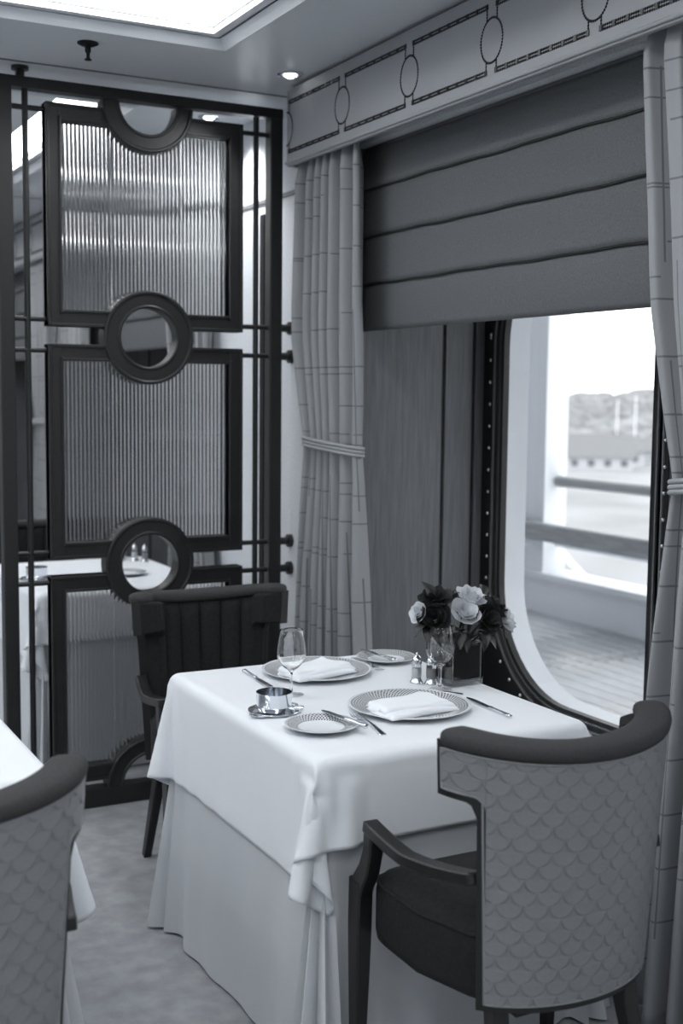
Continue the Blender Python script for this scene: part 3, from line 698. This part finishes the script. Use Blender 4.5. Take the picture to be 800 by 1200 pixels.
# ------------------------------------------------------------------ chairs
def make_chair(label):
    t = thing('dining_chair', label, 'chair', (0, 0, 0), 0, 'winged dining chairs')
    BODY, WING = 59.0, 85.0; ZB, ZT = 0.36, 0.895
    def zlow(a, inset=0.0):
        a = abs(a)
        if a <= BODY - inset*330: return ZB + inset
        k = min(1, (a - BODY + inset*330)/7.0); return 0.785 + inset - 0.03*(1 - math.sqrt(max(0, 1 - (1-k)**2)))
    def P(a, z, off):
        k = (z - ZB)/(ZT - ZB); r = math.radians(a); z -= 0.022*k*math.cos(r)**2; return ((0.245 + 0.03*k - off)*math.sin(r), 0.015*(1-k) - (0.17 + 0.02*k - off)*math.cos(r), z)
    def cols(inset):
        bd, wg = BODY - inset*330, WING - inset*250
        c = list(np.linspace(-wg, -bd - 0.01, 10)) + list(np.linspace(-bd, bd, 61)) + list(np.linspace(bd + 0.01, wg, 10)); return c
    def shell(off0, off1, inset, rows, hfun=None, cc=None):
        c = cc or cols(inset); n = len(c); vs = []
        for side in (0, 1):
            for j in range(rows + 1):
                for a in c:
                    z0 = zlow(a, inset); z1 = ZT - inset; z = z0 + (z1 - z0)*j/rows
                    vs.append(P(a, z, off0 if side == 0 else (off1(a, z, j/rows) if callable(off1) else off1)))
        m = n*(rows + 1); fs = []
        for j in range(rows):
            for i in range(n - 1):
                q = (j*n+i, j*n+i+1, (j+1)*n+i+1, (j+1)*n+i); fs += [q, tuple(m + x for x in q[::-1])]
        for j in range(rows): fs += [(j*n, (j+1)*n, m+(j+1)*n, m+j*n), (j*n+n-1, m+j*n+n-1, m+(j+1)*n+n-1, (j+1)*n+n-1)]
        for i in range(n - 1): fs += [(i, m+i, m+i+1, i+1), (rows*n+i, rows*n+i+1, m+rows*n+i+1, m+rows*n+i)]
        return MB().add(vs, fs)
    shell(0.0, 0.026, 0.0, 12).build('back_frame', 'chair_wood', t, 40)
    # quilted outside with overlapping embossed scales
    inset = 0.015; c = []
    bd, wg = BODY - inset*330, WING - inset*250
    c = list(np.linspace(-wg, -bd - 0.01, 44)) + list(np.linspace(-bd, bd, 230)) + list(np.linspace(bd + 0.01, wg, 44)); rows = 190
    A = np.array(c); n = len(c); ZL = np.array([zlow(a, inset) for a in c]); tt = np.linspace(0, 1, rows + 1)[:, None]
    Z = ZL[None, :] + (ZT - inset - ZL[None, :])*tt; K = (Z - ZB)/(ZT - ZB); S = (0.268*np.sin(np.radians(A)) + np.sign(A)*0.19*(1 - np.cos(np.radians(A)))*0.35)[None, :]*np.ones_like(Z)
    w, h = 0.056, 0.0275; rho = w/2; Hh = np.zeros_like(Z); done = np.zeros(Z.shape, bool)
    for r in range(-2, 26):
        zr = ZT - 0.004 - r*h; ofs = 0.5*w*(r % 2); ds = (S - ofs + 50*w + w/2) % w - w/2
        dist = np.sqrt(ds**2 + (zr - Z)**2)/rho; m = (~done) & (dist < 1.0) & (Z < zr + 1e-9)
        Hh[m] = 0.0004 + 0.0022*np.clip(dist[m], 0, 1)**1.6*np.clip((1 - dist[m])/0.06, 0, 1); done |= m
    Rr = np.radians(A)[None, :]; HH = 0.0008 + Hh
    X = (0.245 + 0.03*K + HH)*np.sin(Rr); Y = 0.015*(1 - K) - (0.17 + 0.02*K + HH)*np.cos(Rr); Z = Z - 0.022*K*np.cos(Rr)**2; vs = np.stack([X, Y, Z], -1).reshape(-1, 3).tolist()
    fs = [(j*n+i, j*n+i+1, (j+1)*n+i+1, (j+1)*n+i) for j in range(rows) for i in range(n-1)]
    q = MB().add(vs, fs).build('quilted_panel', 'chair_quilt', t, 180); q['label'] = 'pale grey quilted scale pattern on the chair back'
    edge = [P(a, zlow(a, inset), -0.001) for a in c[::4]] ; top = [P(a, ZT - inset, -0.001) for a in c[::4]][::-1]
    MB().tube(edge + top, 0.0028, 6, closed=True).build('piping', 'chair_quilt', t, 180)
    # channelled inner pad
    CW = 2*BODY/6
    def pad(a, z, f):
        b = abs(math.sin(PI*(a + BODY)/CW))**0.45 if abs(a) < BODY else 0.9
        e = min(1, (1 - f)/0.08, f/0.05 if abs(a) > BODY else 1); wg = min(1, max(0, (WING - abs(a))/4)) if abs(a) > BODY else 1
        return 0.034 + (0.018 + 0.017*b + (0.026 if abs(a) > BODY else 0))*math.sqrt(max(0, e))*math.sqrt(wg)
    cc = list(np.linspace(-WING + 0.3, -BODY - 0.01, 14)) + list(np.linspace(-BODY, BODY, 121)) + list(np.linspace(BODY + 0.01, WING - 0.3, 14))
    shell(0.024, pad, 0.002, 26, cc=cc).build('inner_pad', 'chair_fabric', t, 70)
    # padded roll along the top
    pts = [P(a, ZT + 0.004, 0.031) for a in np.linspace(-WING - 1, WING + 1, 60)]
    vs = []; ns = 16
    for i, p in enumerate(pts):
        a = math.radians(-WING - 1 + (2*WING + 2)*i/59); e = math.sqrt(max(0.05, 1 - (abs(i - 29.5)/29.5)**24))
        for k in range(ns):
            th = 2*PI*k/ns; cr, sr = math.cos(th), math.sin(th)
            rr = 0.038*e*math.copysign(abs(cr)**0.7, cr); zz = 0.020*e*math.copysign(abs(sr)**0.7, sr)
            vs.append((p[0] + rr*math.sin(a), p[1] - rr*math.cos(a), p[2] + zz))
    fs = [(i*ns+k, i*ns+(k+1) % ns, (i+1)*ns+(k+1) % ns, (i+1)*ns+k) for i in range(59) for k in range(ns)] + [tuple(range(ns)), tuple(59*ns + k for k in range(ns))]
    MB().add(vs, fs).build('top_roll', 'chair_roll', t, 60)
    # seat
    def seat_out(sc, n=48):
        o = []
        for k in range(n):
            a = 2*PI*k/n; ca, sa = math.cos(a), math.sin(a); e = 0.24
            x = 0.245*sc*math.copysign(abs(ca)**e, ca); y = 0.095 + 0.215*sc*math.copysign(abs(sa)**e, sa)
            if y < 0.08: x *= 1 - 0.36*((0.08 - y)/0.20)**1.5
            o.append((x, y))
        return o
    prof = [(0.94, 0.365), (0.985, 0.37), (1.0, 0.39), (1.0, 0.478), (0.985, 0.498), (0.94, 0.512), (0.75, 0.528), (0.4, 0.537), (0.05, 0.539)]
    vs = []; n = 48
    for s_, z in prof: vs += [(x, y, z) for x, y in seat_out(s_)]
    fs = [(j*n+i, j*n+(i+1) % n, (j+1)*n+(i+1) % n, (j+1)*n+i) for j in range(len(prof)-1) for i in range(n)] + [tuple(range(n))[::-1], tuple((len(prof)-1)*n + k for k in range(n))]
    st = MB().add(vs, fs).build('seat', 'chair_fabric', t, 60)
    MB().tube([(x, y, 0.497) for x, y in seat_out(0.990)], 0.004, 6, closed=True).build('seat_piping', 'chair_fabric', st, 180)
    def loft(path, ws, hs, name, m='chair_wood'):
        vs = []; n = len(path)
        for i, p in enumerate(path):
            p = Vector(p); d = (Vector(path[min(i+1, n-1)]) - Vector(path[max(i-1, 0)])).normalized(); a = Vector((1, 0, 0)); b = a.cross(d).normalized()
            for u, v in ((-1,-1),(1,-1),(1,1),(-1,1)): vs.append(p + a*u*ws[i]/2 + b*v*hs[i]/2)
        fs = [(i*4+k, i*4+(k+1) % 4, (i+1)*4+(k+1) % 4, (i+1)*4+k) for i in range(n-1) for k in range(4)] + [(3,2,1,0), tuple(4*(n-1)+k for k in range(4))]
        return MB().add(vs, fs).build(name, m, t, 50, 0.004)
    for s in (-1, 1):
        loft([(s*0.262, 0.300, 0.50), (s*0.262, 0.303, 0.40), (s*0.262, 0.304, 0.30), (s*0.262, 0.310, 0.0)], [0.036, 0.036, 0.034, 0.024], [0.050, 0.050, 0.044, 0.026], 'leg')
        loft([(s*0.160, -0.066, 0.40), (s*0.162, -0.078, 0.30), (s*0.178, -0.165, 0.0)], [0.036, 0.034, 0.026], [0.044, 0.042, 0.028], 'leg')
        loft([(s*0.262, 0.300, 0.455), (s*0.262, 0.290, 0.495), (s*0.263, 0.262, 0.535), (s*0.264, 0.245, 0.58), (s*0.264, 0.243, 0.628)], [0.034]*5, [0.040, 0.046, 0.040, 0.034, 0.032], 'arm_post')
        z = lambda y: 0.632 - 0.020*math.sin(PI*(y + 0.095)/0.355)
        ys = np.linspace(-0.082, 0.262, 12); loft([(s*(0.220 + 0.044*min(1, (y+0.095)/0.2)), y, z(y)) for y in ys], [0.036]*11 + [0.036], [0.026]*12, 'arm')
    MB().box(-0.14, 0.14, -0.110, 0.0, 0.345, 0.38).build('rear_rail', 'chair_wood', t)
    return t
ch = make_chair('winged armchair showing its pale scale-quilted back, at the near side of the table')
ch.location = (1.517, 1.970, 0)
copy_tree(ch, (1.475, 3.672, 0), PI, 'dark channelled winged armchair between the far side of the table and the glass screen')
copy_tree(ch, (0.320, 2.115, 0), 0.0, 'winged armchair cut off at the lower left edge, seen from behind')
copy_tree(ch, (1.50, 6.12, 0), PI, 'dark armchair on the far side of the table behind the glass screen')

# ------------------------------------------------------------------ tableware
def plate(name, r, m, label, loc, group):
    k = r/0.157
    o = MB().lathe([(0.0005, 0.004), (0.085*k, 0.004), (0.094*k, 0.006), (0.125*k, 0.0125), (0.155*k, 0.0165), (0.157*k, 0.0165), (0.156*k, 0.0145),
                    (0.125*k, 0.009), (0.095*k, 0.002), (0.080*k, 0.0), (0.0005, 0.0)], 72).build(name, m, None, 50)
    o.location = loc; return tag(o, label, 'plate', group)
NAP_N = 0
def napkin(loc, rz, label):
    global NAP_N
    NAP_N += 1; rnd = random.Random(NAP_N); t = thing('napkin', label, 'napkin', loc, rz, 'folded white napkins')
    lay = [(0.105, 0.066, 0.0, 0.0, 0.010), (0.103, 0.060, 0.003, 0.008, 0.0105), (0.098, 0.056, 0.004, 0.015, 0.010)]
    zb = 0.0
    for i, (hx, hy, ox, oy, th) in enumerate(lay):
        p = [rnd.uniform(0, 6.28) for _ in range(3)]
        def fn(u, v, hx=hx, hy=hy, ox=ox, oy=oy, zb=zb, p=p, i=i, th=th):
            x, y = (u-0.5)*2, (v-0.5)*2
            e = min(1, (1-abs(x))*9, (1-abs(y))*6); e = max(0, e)**0.5
            wob = 0.0022*math.sin(3*x + p[0]) + 0.0018*math.sin(4*y + 2*x + p[1])
            return (hx*x*(1 - 0.10*(y + 1)/2) + ox + 0.004*math.sin(3*y + p[2]), hy*y*(1 + 0.10*x) + oy + 0.004*math.sin(2.5*x + p[0]), 0.0005 + zb*0.55 + (th + wob)*e + 0.003*(x*0.5 + 0.5)*i)
        o = MB().grid(26, 20, fn).build('fold', 'napkin_white', t, 180); solidify(o, 0.0012)
        zb += th*0.62
    return t
def knife(loc, rz, label, L=0.215):
    t = thing('table_knife', label, 'knife', loc, rz, 'silver table knives'); h = L*0.46
    MB().lathe([(0.0004, 0), (0.006, 0.001), (0.0078, 0.006), (0.0068, 0.014), (0.0062, 0.03), (0.0052, h*0.8), (0.0058, h - 0.004), (0.0048, h), (0.0004, h)], 14).build('handle', 'silver', t, 50)
    hd = t.children[0]; hd.rotation_euler = (-PI/2, 0, 0); hd.location = (0, 0, 0.0072); hd.scale = (1, 0.85, 1)
    out = [(-0.005, h - 0.001), (0.005, h - 0.001), (0.0075, h + 0.012), (0.009, L*0.7), (0.0088, L*0.88), (0.004, L*0.975), (-0.002, L), (-0.006, L*0.94), (-0.0065, L*0.6)]
    MB().prism(out, 'z', 0.0058, 0.0076).build('blade', 'blade_steel', t, bevel=0.0006)
    return t
def fork(loc, rz, label, L=0.195):
    t = thing('table_fork', label, 'fork', loc, rz, 'silver table forks')
    def fn(u, v):
        y = v*0.135; w = 0.0095 - 0.0065*min(1, v*1.5) + (0.0015 if v > 0.9 else 0); return ((u-0.5)*2*w, y, 0.002 + 0.009*math.sin(PI*v*0.9)*0.5 + 0.006*v)
    o = MB().grid(5, 24, fn).build('handle', 'silver', t, 180); solidify(o, 0.0022)
    def hd(u, v):
        y = 0.133 + v*0.022; w = 0.003 + 0.0095*math.sin(min(1, v*1.2)*PI/2); return ((u-0.5)*2*w, y, 0.0085 - 0.004*v)
    o = MB().grid(7, 8, hd).build('head', 'silver', t, 180); solidify(o, 0.0018)
    for k in range(4):
        x = (-0.0105 + 0.007*k)
        MB().tube([(x, 0.153, 0.0045), (x*0.98, 0.168, 0.003), (x*0.95, 0.182, 0.0035), (x*0.92, L, 0.006)], [0.0019, 0.0018, 0.0016, 0.0007], 6).build('tine', 'silver', t, 60)
    return t
def spoon(loc, rz, label):
    t = thing('dessert_spoon', label, 'spoon', loc, rz)
    def fn(u, v):
        y = v*0.12; w = 0.008 - 0.0055*min(1, v*1.6); return ((u-0.5)*2*w, y, 0.002 + 0.007*math.sin(PI*v*0.85))
    o = MB().grid(5, 20, fn).build('handle', 'silver', t, 180); solidify(o, 0.002)
    def bw(u, v):
        a = 2*PI*u; return (0.019*v*math.cos(a), 0.142 + 0.029*v*math.sin(a), 0.002 + 0.007*v*v)
    o = MB().grid(28, 7, bw).build('bowl', 'silver', t, 180); solidify(o, 0.0014)
    return t
def wine_glass(loc, label):
    t = thing('wine_glass', label, 'glass', loc, 0, 'stemmed wine glasses')
    out = [(0.0005, 0.0), (0.034, 0.0), (0.0345, 0.0015), (0.028, 0.003), (0.012, 0.005), (0.0055, 0.009), (0.0042, 0.02), (0.0042, 0.055), (0.0052, 0.062), (0.010, 0.068), (0.022, 0.077), (0.033, 0.091),
           (0.0385, 0.106), (0.0395, 0.116), (0.0375, 0.136), (0.034, 0.157), (0.0312, 0.176), (0.0309, 0.1763), (0.0305, 0.176),
           (0.0333, 0.157), (0.0368, 0.136), (0.0388, 0.116), (0.0378, 0.106), (0.0323, 0.0917), (0.0212, 0.0777), (0.008, 0.071), (0.0005, 0.0695)]
    MB().lathe(out, 48).build('crystal', 'crystal', t, 60); return t
def shaker(loc, fill, label):
    t = thing('shaker', label, 'shaker', loc, 0, 'salt and pepper shakers')
    MB().lathe([(0.0005, 0), (0.019, 0.0), (0.0195, 0.004), (0.015, 0.010), (0.0125, 0.016), (0.0125, 0.018)], 28).build('foot', 'silver', t, 50)
    MB().lathe([(0.0005, 0.016), (0.0135, 0.016), (0.014, 0.03), (0.0135, 0.058), (0.0005, 0.058)], 24).build('body', 'crystal', t, 50)
    MB().lathe([(0.0005, 0.018), (0.0112, 0.018), (0.0112, 0.044), (0.0005, 0.044)], 20).build('contents', fill, t, 50)
    MB().lathe([(0.0138, 0.056), (0.0142, 0.060), (0.0125, 0.070), (0.008, 0.077), (0.003, 0.080), (0.0036, 0.084), (0.0005, 0.087)], 24).build('cap', 'silver', t, 60)
    return t
def butter_dish(loc, rz, label):
    t = thing('butter_dish', label, 'dish', loc, rz, 'silver butter dishes')
    MB().lathe([(0.0005, 0.003), (0.05, 0.003), (0.062, 0.006), (0.066, 0.009), (0.0665, 0.0075), (0.062, 0.003), (0.05, 0.0), (0.0005, 0.0)], 56).build('saucer', 'silver', t, 50)
    for s in (-1, 1):
        pts = [(s*(0.060 + 0.024*math.sin(PI*k/12)), 0.026*math.cos(PI*k/12)) for k in range(13)]
        MB().prism(pts, 'z', 0.0065, 0.0085).build('lug_handle', 'silver', t, bevel=0.0005)
    MB().lathe([(0.0005, 0.006), (0.040, 0.006), (0.0435, 0.009), (0.0445, 0.020), (0.0450, 0.052), (0.0462, 0.0535), (0.0440, 0.0535), (0.0432, 0.02), (0.042, 0.011), (0.0005, 0.0095)], 56).build('cup', 'silver', t, 50)
    return t
PLZ = TT + 0.001
plate('charger_plate', 0.157, 'charger_china', 'patterned charger plate at the near place setting', (1.590, 2.632, PLZ), 'charger plates')
plate('charger_plate', 0.157, 'charger_china', 'patterned charger plate at the far place setting', (1.558, 3.095, PLZ), 'charger plates')
plate('bread_plate', 0.089, 'bread_china', 'small patterned bread plate at the near left table corner', (1.303, 2.562, PLZ), 'bread plates')
plate('bread_plate', 0.089, 'bread_china', 'small patterned bread plate at the far table edge by the curtain', (1.822, 3.155, PLZ), 'bread plates')
napkin((1.562, 2.585, PLZ + 0.0125), math.radians(7), 'folded white napkin on the near charger plate')
napkin((1.530, 3.050, PLZ + 0.0125), math.radians(14), 'folded white napkin on the far charger plate')
knife((1.372, 3.190, TT), PI + math.radians(-2), 'silver knife lying left of the far charger plate')
knife((1.372, 2.462, PLZ + 0.0155), math.radians(8), 'small silver butter knife resting across the near bread plate', 0.185)
knife((1.768, 2.440, TT), math.radians(-3), 'silver knife right of the near charger plate')
knife((1.800, 3.060, PLZ + 0.0155), math.radians(5), 'small silver butter knife across the far bread plate', 0.185)
fork((1.410, 2.450, TT), math.radians(-7), 'silver fork between the near bread plate and charger')
fork((1.752, 3.230, TT), PI - math.radians(4), 'silver fork between the far charger and its bread plate')
spoon((1.800, 2.700, TT), math.radians(62), 'silver dessert spoon above the near charger plate')
wine_glass((1.772, 2.775, TT), 'empty wine glass in front of the flower vase')
wine_glass((1.384, 2.900, TT), 'empty wine glass beside the silver butter dish')
butter_dish((1.268, 2.755, TT), math.radians(28), 'round polished silver butter dish on saucer near the table corner')
knife((1.325, 2.700, TT + 0.0095), math.radians(55), 'tiny silver spreader on the butter dish saucer', 0.10)
shaker((1.757, 2.872, TT), 'salt_fill', 'left silver capped glass shaker beside the vase')
shaker((1.786, 2.842, TT), 'pepper_fill', 'right silver capped glass shaker beside the vase')
# the set behind the screen
butter_dish((1.275, 5.20, TT), 0.3, 'silver butter dish on the table behind the glass screen')
shaker((1.835, 5.58, TT), 'salt_fill', 'left silver shaker on the table behind the glass screen')
shaker((1.868, 5.53, TT), 'pepper_fill', 'right silver shaker on the table behind the glass screen')
plate('bread_plate', 0.089, 'bread_china', 'small plate on the table behind the glass screen', (1.66, 5.16, PLZ), 'bread plates')
t = thing('decanter', 'long necked glass carafe on the table behind the glass screen', 'carafe', (1.76, 5.66, TT))
MB().lathe([(0.0005, 0), (0.04, 0.0), (0.056, 0.012), (0.060, 0.030), (0.050, 0.055), (0.026, 0.080), (0.014, 0.105), (0.011, 0.15), (0.015, 0.19), (0.013, 0.19), (0.009, 0.15), (0.012, 0.105), (0.024, 0.082),
            (0.048, 0.054), (0.057, 0.030), (0.052, 0.014), (0.0005, 0.006)], 36).build('bottle', 'crystal', t, 60)

# ------------------------------------------------------------------ vase with roses
VX, VY, VS, VH = 1.858, 2.832, 0.055, 0.122
t = thing('glass_vase', 'square thick glass vase with dark lining beside the window', 'vase', (VX, VY, TT), math.radians(6))
sq = lambda r: [(r, r), (-r, r), (-r, -r), (r, -r)]
MB().strip(sq(VS), sq(VS - 0.005), 'z', 0.016, VH).build('wall', 'vase_glass', t, bevel=0.0015)
MB().box(-VS, VS, -VS, VS, 0, 0.0155).build('base', 'vase_glass', t, bevel=0.002)
MB().box(-VS + 0.0065, VS - 0.0065, -VS + 0.0065, VS - 0.0065, 0.018, VH - 0.012).build('leaf_lining', 'vase_lining', t, bevel=0.004)
def petal_mesh(m):
    def fn(u, v):
        a = (u*2 - 1)*0.78*(0.45 + 0.55*math.sin(min(1, v*1.35)*PI/2))*math.sqrt(max(0.02, 1 - max(0, (v - 0.72)/0.28)**2.2*0.85))
        r = 0.20 + 0.80*math.sin(v*PI*0.55) + 0.16*v**4; z = v*1.05 - 0.16*max(0, v - 0.8)*5*0.2 - 0.10*(u*2-1)**2*v
        return (r*math.cos(a), r*math.sin(a), z)
    return MB().grid(9, 9, fn).mesh('petal', m, 180)
PET = {'rose_dark': petal_mesh('rose_dark'), 'rose_white': petal_mesh('rose_white')}
def leaf_mesh():
    def fn(u, v):
        w = 0.30*math.sin(PI*min(1, v**0.85))**0.9; x = (u-0.5)*2; return (x*w, v, 0.16*math.sin(PI*v) - 0.22*v*v + 0.10*abs(x)*w/0.3)
    return MB().grid(5, 10, fn).mesh('leaf', 'leaf_dark', 180)
LEAF = leaf_mesh()
def rose(x, y, z, r, m, ax, label, k):
    rnd = random.Random(k); t = thing('rose', label, 'flower', (x, y, z), 0, 'roses in the vase')
    d = Vector(ax).normalized(); rot = d.to_track_quat('Z', 'Y').to_matrix()
    for ri, (n, rs, hs, tl) in enumerate(((3, 0.34, 1.02, 0), (4, 0.52, 1.02, 0.02), (5, 0.76, 0.98, 0.10), (5, 1.0, 0.90, 0.24))):
        for i in range(n):
            a = 2*PI*i/n + ri*0.7 + rnd.uniform(-0.15, 0.15)
            o = part_at(PET[m], 'petal', t, (0, 0, 0)); tt_ = tl + rnd.uniform(-0.05, 0.05)
            mm = rot @ Matrix.Rotation(a, 3, 'Z') @ Matrix.Rotation(tt_, 3, 'Y')
            o.matrix_local = Matrix.Translation(d * (-0.55*r)) @ mm.to_4x4() @ Matrix.Diagonal((r*rs, r*rs*1.05, r*hs*1.25, 1))
    e = Vector((VX + (x - VX)*0.25 - x, VY + (y - VY)*0.25 - y, TT + VH - 0.015 - z)); s0 = d*(-0.6*r)
    MB().tube([s0, s0.lerp(e, 0.5) - d*0.01, e], 0.003, 7).build('stem', 'stem_dark', t, 60)
    for i in range(3):
        a = rnd.uniform(0, 6.28); o = part_at(LEAF, 'leaf', t, s0.lerp(e, 0.15 + 0.2*i)); L = rnd.uniform(0.035, 0.05)
        o.rotation_euler = (rnd.uniform(-0.4, 0.5), rnd.uniform(-0.5, 0.5), a); o.scale = (L, L, L)
RS = [(1.792, 2.835, 0.994, 0.036, 'rose_dark', (-0.3, -0.3, 1), 'tall dark rose at the upper left of the bouquet'),
      (1.768, 2.800, 0.946, 0.036, 'rose_dark', (-0.6, -0.7, 0.5), 'dark open rose at the lower left of the bouquet'),
      (1.860, 2.790, 0.958, 0.033, 'rose_white', (-0.1, -0.8, 0.7), 'white rose in the middle of the bouquet, lower one'),
      (1.902, 2.825, 0.992, 0.035, 'rose_white', (0.1, -0.4, 1), 'white rose at the top centre of the bouquet'),
      (1.970, 2.810, 0.960, 0.036, 'rose_dark', (0.7, -0.3, 0.8), 'dark rose at the upper right of the bouquet'),
      (1.925, 2.775, 0.935, 0.034, 'rose_dark', (0.2, -0.9, 0.4), 'dark rose at the lower right of the bouquet'),
      (2.004, 2.792, 0.924, 0.027, 'rose_white', (0.9, -0.3, 0.2), 'small pale rosebud at the right end of the bouquet'),
      (1.738, 2.835, 0.958, 0.023, 'rose_white', (-0.9, -0.2, 0.4), 'pale rose at the left end of the bouquet'),
      (1.850, 2.880, 0.985, 0.034, 'rose_dark', (0.0, 0.3, 1), 'dark rose at the back of the bouquet')]
for k, r in enumerate(RS): rose(*r, k)
for k, (x, y, z, lv, label) in enumerate([(1.775, 2.830, 0.99, [(1.2, -0.15, 0.2, 0.06), (0.5, 0.4, 1.9, 0.045), (0.7, -0.3, -1.0, 0.045)], 'upright leafy sprig at the top left of the bouquet'),
                                         (1.750, 2.800, 0.925, [(-0.2, 0.1, 1.8, 0.06), (-0.5, 0.0, 2.4, 0.055), (0.0, 0.3, 1.3, 0.05), (-0.6, 0.2, 3.0, 0.05)], 'drooping leafy sprig at the left of the bouquet'),
                                         (1.905, 2.775, 0.90, [(-0.4, 0.0, 2.9, 0.055), (-0.5, 0.2, -2.6, 0.06), (-0.9, 0.0, 3.3, 0.05)], 'leafy sprig hanging over the front of the vase'),
                                         (1.955, 2.840, 0.985, [(0.9, 0.1, -0.3, 0.05), (0.3, 0.0, -1.6, 0.05)], 'leafy sprig behind the right roses'),
                                         (1.965, 2.790, 0.915, [(-0.3, 0.0, -1.7, 0.055), (-0.6, 0.0, -2.3, 0.05)], 'drooping leafy sprig at the right of the bouquet'),
                                         (1.835, 2.785, 0.905, [(-0.5, 0.0, 2.7, 0.06), (-0.3, 0.3, 2.2, 0.06), (-0.6, -0.2, 3.4, 0.06), (0.1, 0.0, 3.0, 0.05)], 'leafy sprig low in the middle of the bouquet')]):
    t = thing('leaf_sprig', label, 'leaves', (x, y, z), 0, 'leaf sprigs in the vase')
    e = Vector((VX + (x - VX)*0.3 - x, VY + (y - VY)*0.3 - y, TT + VH - 0.02 - z)); MB().tube([(0, 0, 0), e*0.5 + Vector((0, 0, 0.008)), e], 0.0022, 6).build('stem', 'stem_dark', t, 60)
    for i, (rx, ry, rz, L) in enumerate(lv):
        o = part_at(LEAF, 'leaf', t, e*(0.08*i)); o.rotation_euler = (rx, ry, rz); o.scale = (L, L, L)
